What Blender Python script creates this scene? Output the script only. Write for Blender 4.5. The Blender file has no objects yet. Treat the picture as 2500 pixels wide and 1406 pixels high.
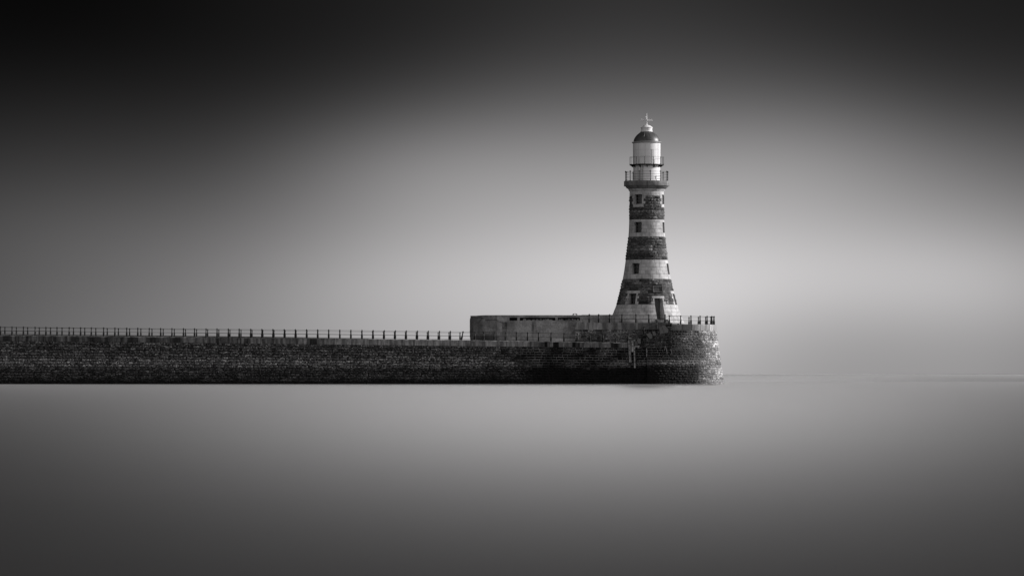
import bpy, math, random
import numpy as np
from mathutils import Vector, noise

# ------------------------------------------------------------------ camera
D = 500.0                      # metres from the camera to the face of the pier
F = 10416.7                    # focal length in photo pixels (photo is 2500 wide)
YH = 912.0                     # photo row of the horizon
S = D / F
CAMH = (938.6 - YH) * S
sc = bpy.context.scene
COL = sc.collection
cam_d = bpy.data.cameras.new('camera')
cam_d.sensor_width = 36.0
cam_d.lens = 36.0 * F / 2500.0
cam_d.shift_y = (YH - 703.0) / 2500.0
cam_d.clip_start = 1.0
cam_d.clip_end = 60000.0
cam = bpy.data.objects.new('camera', cam_d)
COL.objects.link(cam)
cam.location = (0, -D, CAMH)
cam.rotation_euler = (math.radians(90), 0, 0)
sc.camera = cam

sc.view_settings.view_transform = 'Standard'
sc.view_settings.look = 'None'
sc.view_settings.exposure = 0.0
sc.view_settings.gamma = 1.0
sc.cycles.max_bounces = 4
sc.cycles.diffuse_bounces = 2
sc.cycles.glossy_bounces = 2
sc.cycles.transparent_max_bounces = 4

# ------------------------------------------------------------------ world: storm cloud with a bright break
SUN_AZ = math.radians(79)      # clockwise from the view direction (+Y) towards +X
SUN_EL = math.radians(24)
# brightness of the cloud bank by compass bearing and height (display values), degrees through 181.8 per degree
COLS = [-700, -250, 0, 417, 833, 1250, 1667, 2083, 2500, 2800, 3200]
ROWS = [-1100, -700, -350, -130, 20, 170, 320, 470, 620, 740, 850, 915, 1000]
SKY = [
 [10, 10, 10, 12, 14, 16, 16, 14, 12, 10, 10],
 [10, 10, 10, 14, 20, 26, 26, 22, 16, 12, 10],
 [ 8,  8,  8, 14, 22, 30, 32, 28, 22, 16, 12],
 [ 8,  8,  8, 14, 26, 38, 40, 32, 26, 18, 14],
 [ 8,  8,  9, 15, 28, 44, 50, 38, 30, 22, 16],
 [14, 16, 20, 26, 42, 68, 76, 62, 45, 34, 24],
 [24, 32, 40, 48, 83, 117, 124, 110, 78, 60, 44],
 [38, 54, 67, 82, 125, 161, 169, 155, 122, 96, 70],
 [50, 68, 83, 106, 152, 188, 202, 186, 160, 126, 90],
 [54, 74, 92, 122, 164, 196, 207, 186, 170, 134, 94],
 [56, 76, 96, 126, 164, 190, 200, 164, 154, 124, 88],
 [54, 74, 92, 124, 158, 176, 169, 150, 139, 114, 84],
 [54, 74, 92, 122, 154, 170, 164, 146, 136, 108, 80]]
def s2l(v):
    v = v / 255.0
    return v / 12.92 if v <= 0.04045 else ((v + 0.055) / 1.055) ** 2.4
cu = [(c - 1250.0) / 181.8 for c in COLS]
cv = [(YH - r) / 181.8 for r in ROWS]
SU, SV = 2.1, 0.95
# node centres of the soft cloud masses
nu = [-10.5, -8.2, -6.0, -3.9, -1.9, 0.1, 2.1, 4.1, 6.2, 8.2, 10.4]
nv = [-0.6, 0.3, 1.2, 2.1, 3.0, 3.9, 4.8, 5.8, 7.4, 9.2, 11.0]
def gv(v, c):
    return math.exp(-((v - c) / SV) ** 2) if c < 5.5 else math.exp(-((v - c) / 1.7) ** 2)
def gu(u, c):
    return math.exp(-((u - c) / SU) ** 2)
A, B = [], []
for i, v in enumerate(cv):
    for j, u in enumerate(cu):
        A.append([gu(u, a) * gv(v, b) for b in nv for a in nu])
        B.append(math.log(s2l(SKY[i][j])) + 3.0)
A = np.array(A); B = np.array(B)
W = np.linalg.solve(A.T @ A + 2e-3 * np.eye(A.shape[1]), A.T @ B).reshape(len(nv), len(nu))

world = bpy.data.worlds.new('World')
sc.world = world
world.use_nodes = True
nt = world.node_tree
for n in list(nt.nodes): nt.nodes.remove(n)
def NM(tree, op, *ins, clamp=False):
    n = tree.nodes.new('ShaderNodeMath'); n.operation = op; n.use_clamp = clamp
    for k, a in enumerate(ins):
        if isinstance(a, (int, float)): n.inputs[k].default_value = a
        else: tree.links.new(a, n.inputs[k])
    return n.outputs[0]
def M_(op, *ins, **k): return NM(nt, op, *ins, **k)
tc = nt.nodes.new('ShaderNodeTexCoord')
sep = nt.nodes.new('ShaderNodeSeparateXYZ'); nt.links.new(tc.outputs['Generated'], sep.inputs[0])
dx, dy, dz = sep.outputs
az = M_('MULTIPLY', M_('ARCTAN2', dx, dy), 180 / math.pi)
el = M_('MULTIPLY', M_('ARCSINE', dz), 180 / math.pi)
def gauss(x, c, s):
    t = M_('DIVIDE', M_('SUBTRACT', x, c), s)
    return M_('EXPONENT', M_('MULTIPLY', M_('MULTIPLY', t, t), -1.0))
GU = [gauss(az, c, SU) for c in nu]
GV = [gauss(el, c, SV if c < 5.5 else 1.7) for c in nv]
tot = None
for j in range(len(nv)):
    row = None
    for i in range(len(nu)):
        w = float(W[j, i])
        row = M_('MULTIPLY', GU[i], w) if row is None else M_('MULTIPLY_ADD', GU[i], w, row)
    tot = M_('MULTIPLY', row, GV[j]) if tot is None else M_('MULTIPLY_ADD', row, GV[j], tot)
front = M_('EXPONENT', M_('MINIMUM', M_('SUBTRACT', tot, 3.0), 0.3))
def smooth(x, a, b):
    n = nt.nodes.new('ShaderNodeMapRange'); n.interpolation_type = 'SMOOTHSTEP'
    nt.links.new(x, n.inputs['Value']); n.inputs['From Min'].default_value = a; n.inputs['From Max'].default_value = b
    return n.outputs['Result']
aaz = M_('ABSOLUTE', az)
mask = M_('MULTIPLY', smooth(aaz, 12.0, 8.0), smooth(el, 9.5, 6.0))
# unseen daylight sky behind the photographer, brightened to light the camera-facing walls
sky = nt.nodes.new('ShaderNodeTexSky'); sky.sky_type = 'NISHITA'; sky.sun_disc = False
sky.sun_elevation = SUN_EL; sky.sun_rotation = SUN_AZ
sky.air_density = 1.0; sky.dust_density = 3.0; sky.ozone_density = 1.0
bw = nt.nodes.new('ShaderNodeRGBToBW'); nt.links.new(sky.outputs[0], bw.inputs[0])
BACK = 1.9
thin = M_('MULTIPLY', smooth(M_('MULTIPLY', dy, -1.0), -0.25, 0.7), smooth(el, 88, 35))  # where the sky behind the camera is brightened
cl = nt.nodes.new('ShaderNodeTexNoise'); cl.inputs['Scale'].default_value = 2.2; cl.inputs['Detail'].default_value = 3
nt.links.new(tc.outputs['Generated'], cl.inputs['Vector'])
back = M_('MULTIPLY', M_('MULTIPLY', bw.outputs[0], thin), M_('MULTIPLY_ADD', cl.outputs['Fac'], 0.8, 0.6))
back = M_('MULTIPLY_ADD', back, BACK, 0.12)
# unseen bright patch added above the frame for the water to reflect
HIGH, HAZ, HSIG = 3.75, 1.2, 5.2
high = M_('MULTIPLY', gauss(az, HAZ, HSIG), M_('MULTIPLY', smooth(el, 6.0, 10.0), smooth(el, 24.0, 12.0)))
back = M_('MULTIPLY_ADD', high, HIGH * 10.0, back)
val = M_('ADD', M_('MULTIPLY', front, M_('MULTIPLY', mask, 10.0)), M_('MULTIPLY', back, M_('SUBTRACT', 1.0, mask)))
comb = nt.nodes.new('ShaderNodeCombineColor')
nt.links.new(val, comb.inputs[0])
nt.links.new(M_('MULTIPLY', val, 0.976), comb.inputs[1]); nt.links.new(M_('MULTIPLY', val, 0.984), comb.inputs[2])
bg = nt.nodes.new('ShaderNodeBackground'); nt.links.new(comb.outputs[0], bg.inputs[0]); bg.inputs[1].default_value = 0.1
wo = nt.nodes.new('ShaderNodeOutputWorld'); nt.links.new(bg.outputs[0], wo.inputs[0])

sun_d = bpy.data.lights.new('sun', 'SUN'); sun_d.energy = 5.0; sun_d.angle = math.radians(0.5)
sun_d.color = (1.0, 0.978, 0.984)
sun = bpy.data.objects.new('sun', sun_d); COL.objects.link(sun)
sdir = Vector((math.sin(SUN_AZ) * math.cos(SUN_EL), math.cos(SUN_AZ) * math.cos(SUN_EL), math.sin(SUN_EL)))
sun.rotation_euler = sdir.to_track_quat('Z', 'Y').to_euler()
sun.location = (60, -60, 60)

# ------------------------------------------------------------------ helpers
rng = random.Random(7)
def PX(px, y=0.0): return (px - 1250.0) * (D + y) / F
def PZ(py, y=0.0): return CAMH + (YH - py) * (D + y) / F
def toPX(x, y=0.0): return 1250.0 + x * F / (D + y)
def toPY(z, y=0.0): return YH - (z - CAMH) * F / (D + y)
def lerp(tab, x):
    if x <= tab[0][0]: return tab[0][1]
    for (a, va), (b, vb) in zip(tab, tab[1:]):
        if x <= b: return va + (vb - va) * (x - a) / (b - a)
    return tab[-1][1]
def sstep(a, b, x):
    t = min(1, max(0, (x - a) / (b - a))); return t * t * (3 - 2 * t)
def nz(x, y, z=0.0): return noise.noise(Vector((x, y, z)))

FV = [1.0]
def FACET():      # random tone per facet: stains and bare stone, plus painted lit-and-shadowed contrast
    r = rng.random()
    v = rng.uniform(.12, .45) if r < .30 else (rng.uniform(.6, 1.15) if r < .80 else rng.uniform(1.3, 2.2))
    return 1 + (v - 1) * FV[0]
class MB:
    def __init__(s): s.v = []; s.f = []; s.t = []
    def face(s, pts, t=1.0):
        n = len(s.v); s.v += [tuple(p) for p in pts]; s.f.append(tuple(range(n, n + len(pts)))); s.t.append(t)
    def grid(s, rows, t=1.0, var=None):
        n = len(s.v); w = len(rows[0])
        for r in rows: s.v += [tuple(p) for p in r]
        for j in range(len(rows) - 1):
            for i in range(w - 1):
                a = n + j * w + i
                s.f.append((a, a + 1, a + w + 1, a + w)); s.t.append(t * (var() if var else 1))
    def box(s, x0, x1, y0, y1, z0, z1, t=1.0, skip=()):
        n = len(s.v)
        s.v += [(x0,y0,z0),(x1,y0,z0),(x1,y1,z0),(x0,y1,z0),(x0,y0,z1),(x1,y0,z1),(x1,y1,z1),(x0,y1,z1)]
        for k, f in enumerate(((3,2,1,0),(4,5,6,7),(0,1,5,4),(1,2,6,5),(2,3,7,6),(3,0,4,7))):
            if k in skip: continue
            s.f.append(tuple(n + q for q in f)); s.t.append(t)
    def hexa(s, p, t=1.0):          # 8 points: bottom ring then top ring, counter-clockwise
        n = len(s.v); s.v += [tuple(q) for q in p]
        for f in ((3,2,1,0),(4,5,6,7),(0,1,5,4),(1,2,6,5),(2,3,7,6),(3,0,4,7)):
            s.f.append(tuple(n + q for q in f)); s.t.append(t)
    def tube(s, pts, r, n=8, t=1.0, close=False):
        pts = [Vector(p) for p in pts]; rs = r if isinstance(r, (list, tuple)) else [r] * len(pts)
        rings = []
        m = len(pts)
        for i, p in enumerate(pts):
            if close: d = pts[(i + 1) % m] - pts[(i - 1) % m]
            else: d = pts[min(i + 1, m - 1)] - pts[max(i - 1, 0)]
            d.normalize()
            a = Vector((0, 0, 1)) if abs(d.z) < 0.9 else Vector((1, 0, 0))
            u = d.cross(a).normalized(); w = d.cross(u)
            rings.append([p + (u * math.cos(q * 2 * math.pi / n) + w * math.sin(q * 2 * math.pi / n)) * rs[i] for q in range(n)])
        b = len(s.v)
        for rg in rings: s.v += [tuple(q) for q in rg]
        for i in range(m if close else m - 1):
            i2 = (i + 1) % m
            for q in range(n):
                q2 = (q + 1) % n
                s.f.append((b + i * n + q, b + i * n + q2, b + i2 * n + q2, b + i2 * n + q)); s.t.append(t)
        if not close:
            s.f.append(tuple(b + q for q in range(n))[::-1]); s.t.append(t)
            s.f.append(tuple(b + (m - 1) * n + q for q in range(n))); s.t.append(t)
    def lathe(s, cx, cy, prof, n=64, t=1.0, a0=0.0, a1=2 * math.pi, tf=None, cap=True):
        full = abs(a1 - a0 - 2 * math.pi) < 1e-6
        k = n if full else n + 1
        b = len(s.v)
        for r, z in prof:
            for q in range(k):
                a = a0 + (a1 - a0) * q / n
                s.v.append((cx + r * math.sin(a), cy - r * math.cos(a), z))
        for i in range(len(prof) - 1):
            for q in range(n):
                q2 = (q + 1) % k
                s.f.append((b + i * k + q, b + i * k + q2, b + (i + 1) * k + q2, b + (i + 1) * k + q))
                s.t.append(tf(q / n) if tf else t)
        if full and cap:
            s.f.append(tuple(b + q for q in range(k))[::-1]); s.t.append(t)
            s.f.append(tuple(b + (len(prof) - 1) * k + q for q in range(k))); s.t.append(t)
    def prism(s, poly, y0, y1, t=1.0):   # polygon in x,z
        n = len(s.v); m = len(poly)
        s.v += [(x, y0, z) for x, z in poly] + [(x, y1, z) for x, z in poly]
        s.f.append(tuple(range(n, n + m))); s.t.append(t)
        s.f.append(tuple(range(n + m, n + 2 * m))[::-1]); s.t.append(t)
        for i in range(m):
            j = (i + 1) % m
            s.f.append((n + i, n + m + i, n + m + j, n + j)); s.t.append(t)
    def build(s, name, mat, parent=None, smooth=False):
        me = bpy.data.meshes.new(name)
        me.from_pydata(s.v, [], s.f); me.update()
        at = me.attributes.new('tone', 'FLOAT', 'FACE'); at.data.foreach_set('value', s.t)
        if smooth:
            me.shade_smooth()
            try: me.set_sharp_from_angle(angle=math.radians(35))
            except Exception: pass
        me.materials.append(mat)
        o = bpy.data.objects.new(name, me); COL.objects.link(o)
        if parent: o.parent = parent
        return o

def tag(o, label, cat, group=None, kind=None):
    o['label'] = label; o['category'] = cat
    if group: o['group'] = group
    if kind: o['kind'] = kind
    return o
def empty(name, label, cat, group=None, loc=(0, 0, 0)):
    o = bpy.data.objects.new(name, None); COL.objects.link(o); o.location = loc
    o.empty_display_size = 0.5
    return tag(o, label, cat, group)
def local(mb, loc):
    mb.v = [(x - loc[0], y - loc[1], z - loc[2]) for x, y, z in mb.v]; return mb

# ------------------------------------------------------------------ materials
def mat_stone(name, col, rough=0.85, nscale=6.0, ncon=0.5, stain=0.0, bump=0.3, tonevar=True, bscale=None, streak=(1.2, 1.2, 0.25)):
    m = bpy.data.materials.new(name); m.use_nodes = True; t = m.node_tree; b = t.nodes['Principled BSDF']
    b.inputs['Roughness'].default_value = rough; b.inputs['Specular IOR Level'].default_value = 0.25
    ge = t.nodes.new('ShaderNodeNewGeometry')
    n1 = t.nodes.new('ShaderNodeTexNoise'); n1.inputs['Scale'].default_value = nscale; n1.inputs['Detail'].default_value = 5
    t.links.new(ge.outputs['Position'], n1.inputs['Vector'])
    v = NM(t, 'MULTIPLY_ADD', NM(t, 'SUBTRACT', n1.outputs['Fac'], 0.5), ncon * 2.2, 1.0)
    if stain:
        vm = t.nodes.new('ShaderNodeVectorMath'); vm.operation = 'MULTIPLY'; vm.inputs[1].default_value = streak
        t.links.new(ge.outputs['Position'], vm.inputs[0])
        n2 = t.nodes.new('ShaderNodeTexNoise'); n2.inputs['Scale'].default_value = 1.0; n2.inputs['Detail'].default_value = 6
        n2.inputs['Roughness'].default_value = 0.65
        t.links.new(vm.outputs[0], n2.inputs['Vector'])
        mr = t.nodes.new('ShaderNodeMapRange'); mr.interpolation_type = 'SMOOTHSTEP'
        mr.inputs['From Min'].default_value = 0.44; mr.inputs['From Max'].default_value = 0.60
        mr.inputs['To Min'].default_value = 1.0; mr.inputs['To Max'].default_value = 1.0 - stain
        t.links.new(n2.outputs['Fac'], mr.inputs['Value'])
        v = NM(t, 'MULTIPLY', v, mr.outputs['Result'])
    if tonevar:
        at = t.nodes.new('ShaderNodeAttribute'); at.attribute_name = 'tone'
        v = NM(t, 'MULTIPLY', v, at.outputs['Fac'])
    v = NM(t, 'MAXIMUM', v, 0.02)
    sca = t.nodes.new('ShaderNodeVectorMath'); sca.operation = 'SCALE'; sca.inputs[0].default_value = col
    t.links.new(v, sca.inputs['Scale'])
    t.links.new(sca.outputs[0], b.inputs['Base Color'])
    if bump:
        n3 = t.nodes.new('ShaderNodeTexNoise'); n3.inputs['Scale'].default_value = bscale or nscale * 1.7; n3.inputs['Detail'].default_value = 4
        t.links.new(ge.outputs['Position'], n3.inputs['Vector'])
        bp = t.nodes.new('ShaderNodeBump'); bp.inputs['Strength'].default_value = bump; bp.inputs['Distance'].default_value = 0.06
        t.links.new(n3.outputs['Fac'], bp.inputs['Height']); t.links.new(bp.outputs[0], b.inputs['Normal'])
    return m
def mat_paint(name, col, rough=0.4, dirt=0.12, metallic=0.0, spec=0.5):
    m = bpy.data.materials.new(name); m.use_nodes = True; t = m.node_tree; b = t.nodes['Principled BSDF']
    b.inputs['Roughness'].default_value = rough; b.inputs['Metallic'].default_value = metallic
    b.inputs['Specular IOR Level'].default_value = spec
    ge = t.nodes.new('ShaderNodeNewGeometry')
    vm = t.nodes.new('ShaderNodeVectorMath'); vm.operation = 'MULTIPLY'; vm.inputs[1].default_value = (2.5, 2.5, 0.7)
    t.links.new(ge.outputs['Position'], vm.inputs[0])
    n1 = t.nodes.new('ShaderNodeTexNoise'); n1.inputs['Scale'].default_value = 1.5; n1.inputs['Detail'].default_value = 6
    t.links.new(vm.outputs[0], n1.inputs['Vector'])
    v = NM(t, 'MULTIPLY_ADD', NM(t, 'SUBTRACT', n1.outputs['Fac'], 0.5), dirt * 2.5, 1.0)
    sca = t.nodes.new('ShaderNodeVectorMath'); sca.operation = 'SCALE'; sca.inputs[0].default_value = col
    t.links.new(v, sca.inputs['Scale']); t.links.new(sca.outputs[0], b.inputs['Base Color'])
    return m
g = lambda v: (v, v * 0.995, v * 0.995)
M_WALL = mat_stone('sea_wall_stone', g(0.16), nscale=5.0, ncon=0.8, bump=0.6, bscale=7.0)
M_MORT = mat_stone('mortar', g(0.26), nscale=3.0, ncon=0.7, bump=0.1)
M_COPE = mat_stone('granite_coping', g(0.19), nscale=4.0, ncon=0.35, stain=0.55, bump=0.15, streak=(1.6, 1.6, 0.2))
M_LIGHT = mat_stone('pale_granite', g(0.54), nscale=2.2, ncon=0.28, stain=0.28, bump=0.12, streak=(1.6, 1.6, 1.2), bscale=6)
M_LJOINT = mat_stone('pale_joint', g(0.2), nscale=3, ncon=0.3, bump=0)
M_RED = mat_stone('dark_sandstone', g(0.10), nscale=4.0, ncon=0.7, bump=0.6, bscale=6.0)
M_RJOINT = mat_stone('sandstone_joint', g(0.03), nscale=3, ncon=0.3, bump=0)
M_CONC = mat_stone('weathered_concrete', g(0.38), nscale=5.0, ncon=0.55, stain=0.35, bump=0.4, streak=(0.5, 0.5, 0.45))
M_CORN = mat_stone('cornice_stone', g(0.27), nscale=4.0, ncon=0.35, stain=0.3, bump=0.15, streak=(1.6, 1.6, 0.5))
M_DARK = mat_stone('dark_recess', g(0.012), nscale=4.0, ncon=0.5, bump=0)
M_DECK = mat_stone('deck_paving', g(0.2), nscale=3.0, ncon=0.3, bump=0.2)
M_IRON = mat_paint('black_iron', g(0.010), rough=0.6, dirt=0.3, spec=0.3)
M_WHITE = mat_paint('white_paint', g(0.84), rough=0.3, dirt=0.07)
M_SEAM = mat_paint('seam_paint', g(0.34), rough=0.4, dirt=0.07)
M_DOME = mat_paint('dome_paint', g(0.075), rough=0.42, dirt=0.3, spec=0.6)
M_DOOR = mat_paint('door_paint', g(0.10), rough=0.5, dirt=0.15)
M_TIMB = mat_stone('bleached_timber', g(0.30), nscale=7.0, ncon=0.8, stain=0.5, bump=0.3, streak=(6, 6, 0.8))
M_SLAB = mat_stone('pale_slab', g(0.14), nscale=4.0, ncon=0.4, bump=0.15)
M_BIRD = mat_paint('bird_feathers', g(0.03), rough=0.8)
M_GLASS = mat_paint('window_glass', g(0.02), rough=0.1, dirt=0.2)
M_LIME = mat_stone('lime_crust', g(0.30), nscale=6.0, ncon=0.9, bump=0.3)
M_STEEL = mat_paint('grey_cabinet_paint', g(0.30), rough=0.5)

# ------------------------------------------------------------------ sea
CHOP = (0.278, 640.0, 16.0, 0.0)
def mat_water():
    m = bpy.data.materials.new('sea_water'); m.use_nodes = True; t = m.node_tree; b = t.nodes['Principled BSDF']
    b.inputs['Base Color'].default_value = (0.007, 0.0069, 0.0069, 1)
    # calm in the lee of the pier, more and more ruffled towards the open shore
    ge = t.nodes.new('ShaderNodeNewGeometry'); sp = t.nodes.new('ShaderNodeSeparateXYZ'); t.links.new(ge.outputs['Position'], sp.inputs[0])
    dd = NM(t, 'MAXIMUM', NM(t, 'ADD', sp.outputs[1], 500.0), 0.0)
    near_ = NM(t, 'DIVIDE', CHOP[1], NM(t, 'POWER', NM(t, 'ADD', dd, CHOP[2]), 2.0))
    mr = t.nodes.new('ShaderNodeMapRange'); mr.interpolation_type = 'SMOOTHSTEP'
    t.links.new(sp.outputs[1], mr.inputs['Value'])
    for k_, v_ in (('From Min', -40.0), ('From Max', 300.0), ('To Min', 0.0), ('To Max', CHOP[3])): mr.inputs[k_].default_value = v_
    r_ = NM(t, 'MINIMUM', NM(t, 'ADD', NM(t, 'ADD', near_, CHOP[0]), mr.outputs['Result']), 0.9)
    t.links.new(r_, b.inputs['Roughness'])
    b.inputs['IOR'].default_value = 1.33
    b.inputs['Anisotropic'].default_value = 0.6
    c = t.nodes.new('ShaderNodeCombineXYZ'); c.inputs[1].default_value = 1.0
    t.links.new(c.outputs[0], b.inputs['Tangent'])
    return m
mb = MB()
xs = [-24000, -6000, -1500, -400, -120, 0, 120, 400, 1500, 6000, 24000]
ys = [-2500, -1200, -800, -520, -450, -300, -150, 0, 150, 500, 1500, 6000, 30000]
mb.grid([[(x, y, 0.0) for x in xs] for y in ys])
sea = mb.build('sea', mat_water())
sea['kind'] = 'structure'
# the thin layer of spray and sea mist that lies on the water
MIST_T, MIST_D, MIST_G = 0.11, 0.0172, 0.4
MIST_FAR = 0.0065
def mat_mist(dens):
    m = bpy.data.materials.new('sea_mist'); m.use_nodes = True; t = m.node_tree
    for n in list(t.nodes): t.nodes.remove(n)
    o = t.nodes.new('ShaderNodeOutputMaterial'); v = t.nodes.new('ShaderNodeVolumePrincipled')
    v.inputs['Color'].default_value = (0.78, 0.779, 0.779, 1)
    v.inputs['Density'].default_value = dens
    v.inputs['Anisotropy'].default_value = MIST_G
    t.links.new(v.outputs[0], o.inputs['Volume'])
    return m
mb = MB(); mb.box(-400, 400, -620, 160, -1.0, MIST_T)
mist = mb.build('sea_mist', mat_mist(MIST_D)); mist['kind'] = 'stuff'
mb = MB(); mb.box(-5000, 5000, 160.5, 9000, -1.0, MIST_T)         # thinner out at sea
mist = mb.build('sea_mist', mat_mist(MIST_FAR)); mist['kind'] = 'stuff'

# ------------------------------------------------------------------ masonry generator
def masonry(stones, backing, surf, courses, spans, length, joint, prot, tone, mtone, rough=True, back=0.03, step=0.5):
    """surf(u, z, d) -> point; courses = [(z0, z1)]; spans(k, z0, z1) -> [(u0, u1)] free of openings"""
    for k, (z0, z1) in enumerate(courses):
        for (a, b) in spans(k, z0, z1):
            if b - a < 0.04: continue
            nb = max(1, int(math.ceil((b - a) / step)))
            us = [a + (b - a) * i / nb for i in range(nb + 1)]
            for i in range(nb):
                p = [surf(us[i], z0, -back), surf(us[i + 1], z0, -back), surf(us[i + 1], z1, -back), surf(us[i], z1, -back)]
                backing.face(p, mtone((us[i] + us[i + 1]) / 2, (z0 + z1) / 2))
            u = a - rng.random() * length[0] * 0.6
            first = True
            while u < b - 0.02:
                L = rng.uniform(*length)
                s0, s1 = max(u, a), min(u + L, b)
                if b - s1 < length[0] * 0.4: s1 = b
                u = s1
                if s1 - s0 < 0.06: continue
                j = joint / 2
                t = tone((s0 + s1) / 2, (z0 + z1) / 2)
                if rough:
                    nu_ = max(3, min(6, int((s1 - s0) / 0.14)))
                    nv_ = 3
                else: nu_, nv_ = max(2, int((s1 - s0) / 0.12)), 1
                rows = []
                base = rng.uniform(prot[0], prot[1]) if rough else rng.uniform(-0.004, 0.004)
                for q in range(nv_ + 1):
                    r = []
                    for p in range(nu_ + 1):
                        uu = s0 + j + (s1 - s0 - 2 * j) * p / nu_
                        zz = z0 + j + (z1 - z0 - 2 * j) * q / nv_
                        edge = p in (0, nu_) or q in (0, nv_)
                        if rough:
                            d = rng.uniform(0.0, 0.02) if edge else base + rng.uniform(-1, 1) * (prot[1] - prot[0]) * 0.75
                            if not edge:
                                uu += rng.uniform(-.03, .03); zz += rng.uniform(-.02, .02)
                        else: d = base
                        r.append(surf(uu, zz, d))
                    rows.append(r)
                stones.grid(rows, t, FACET if rough else None)
                # returns into the joint
                for e in range(nu_):
                    stones.face([rows[-1][e], rows[-1][e + 1], surf(s0 + j + (s1 - s0 - 2 * j) * (e + 1) / nu_, z1 - j, -back), surf(s0 + j + (s1 - s0 - 2 * j) * e / nu_, z1 - j, -back)], t)
                    stones.face([rows[0][e + 1], rows[0][e], surf(s0 + j + (s1 - s0 - 2 * j) * e / nu_, z0 + j, -back), surf(s0 + j + (s1 - s0 - 2 * j) * (e + 1) / nu_, z0 + j, -back)], t)
                for q in range(nv_):
                    za = z0 + j + (z1 - z0 - 2 * j) * q / nv_; zb = z0 + j + (z1 - z0 - 2 * j) * (q + 1) / nv_
                    stones.face([rows[q][-1], rows[q + 1][-1], surf(s1 - j, zb, -back), surf(s1 - j, za, -back)][::-1], t)
                    stones.face([rows[q + 1][0], rows[q][0], surf(s0 + j, za, -back), surf(s0 + j, zb, -back)][::-1], t)

# tone of the sea wall by its weed, stain and salt zones, with the drum's sunlit side painted in (px,py = photo pixels of the place)
def wall_tone(px, py):
    n = nz(px * 0.012, py * 0.05, 1.0); n2 = nz(px * 0.05, py * 0.09, 5.0)
    n3 = nz(px * 0.022, py * 0.02, 9.0)
    t = 1.0
    if True:
        t = 1.0
        t *= 0.75 + 0.6 * math.exp(-((py - 884) / 12.0) ** 2)      # salt-bleached courses
        t *= 1 - 0.45 * sstep(893, 903, py + 6 * n2)
        t *= 1 - 0.85 * sstep(920, 933, py + 7 * n)               # weed at the waterline
        k = sstep(1130, 1330, px + 120 * n3)
        t *= 1 - 0.6 * k * sstep(840, 856, py)
        k2 = sstep(1240, 1330, px + 40 * n2) * sstep(896, 902, py + 5 * n2)
        t *= 1 - 0.9 * k2 * (1 - 0.75 * sstep(1545, 1590, px))
        # black runs under scupper holes
        for c, w, lo in ((1372, 6, 846), (1440, 9, 846), (1480, 6, 870), (1515, 10, 850), (1345, 22, 862), (1530, 12, 900), (1609, 10, 800)):
            t *= 1 - 0.93 * math.exp(-((px - c + 8 * n2) / w) ** 2) * sstep(lo, lo + 6, py)
        t *= 1 - 0.92 * math.exp(-((py - 872 + 10 * n3) / 11.0) ** 2) * sstep(1225, 1270, px + 25 * n) * (1 - sstep(1440, 1490, px + 60 * n2))
        t *= 1 - .7 * sstep(0, .25, nz(px * .035, py * .06, 20)) * sstep(1270, 1320, px)
        t *= 0.75 + 1.0 * max(0, n2 + 0.35) * 0.8
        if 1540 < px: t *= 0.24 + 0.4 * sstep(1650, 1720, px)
    if px > 1640:                                                   # sunlit right side of the drum, painted in as paler stone
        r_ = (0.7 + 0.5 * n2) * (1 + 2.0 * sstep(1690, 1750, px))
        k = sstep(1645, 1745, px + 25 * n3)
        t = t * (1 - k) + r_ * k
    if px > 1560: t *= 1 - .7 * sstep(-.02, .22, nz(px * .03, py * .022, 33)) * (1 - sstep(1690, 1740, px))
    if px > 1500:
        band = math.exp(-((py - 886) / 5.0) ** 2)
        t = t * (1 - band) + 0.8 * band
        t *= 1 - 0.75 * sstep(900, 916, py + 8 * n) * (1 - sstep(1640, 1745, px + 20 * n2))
    return max(0.02, t * rng.uniform(0.65, 1.35))
def mort_tone(px, py):
    n = nz(px * 0.03, py * 0.06, 3.0)
    pale = 1.3 * sstep(1240, 1300, px) * (1 - sstep(893, 900, py)) * (0.55 + 1.4 * n)
    t = 0.06 + max(0, pale) * 1.1
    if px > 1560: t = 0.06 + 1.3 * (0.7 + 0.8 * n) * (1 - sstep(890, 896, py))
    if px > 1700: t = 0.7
    return max(0.02, t)

# ------------------------------------------------------------------ the pier: face line, coping
COPTOP = [(-200, 816), (0, 818), (400, 822), (800, 825.8), (1120, 829.6), (1280, 832), (1400, 834), (1560, 836.5)]
COPBOT = [(-200, 830), (0, 832), (400, 836), (800, 840.8), (1120, 844.6), (1280, 846), (1500, 848.5), (1560, 849)]
BAT = 0.11                                       # batter: metres out per metre down
XA, XB = PX(-60), PX(1580)
RX, RY, RR = PX(1579.5), 8.55, 8.5               # roundhead centre and radius at deck level
ZTOP = PZ(791.0)
def wall_surf(u, z, d):                           # u runs along x
    return Vector((u, -BAT * (4.6 - z) - d, z))

pier = empty('pier', 'long low stone pier of rock-faced blocks running in from the left edge', 'pier', loc=(PX(500), 0, 0))
PL = (PX(500), 0, 0)
st, bk = MB(), MB()
zlow = -0.6
# courses follow the slope of the pier: parametrise height by fraction under the coping
NC = 17
def wsurf(u, q, d):
    zt = PZ(lerp(COPBOT, toPX(u))); z = zlow + (zt - zlow) * q
    return Vector((u, -BAT * (zt - z) - d, z))
courses = [(k / NC, (k + 1) / NC) for k in range(NC)]
def wt(u, q):
    zt = PZ(lerp(COPBOT, toPX(u))); return wall_tone(toPX(u), toPY(zlow + (zt - zlow) * q))
def mt(u, q):
    zt = PZ(lerp(COPBOT, toPX(u))); return mort_tone(toPX(u), toPY(zlow + (zt - zlow) * q))
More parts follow.
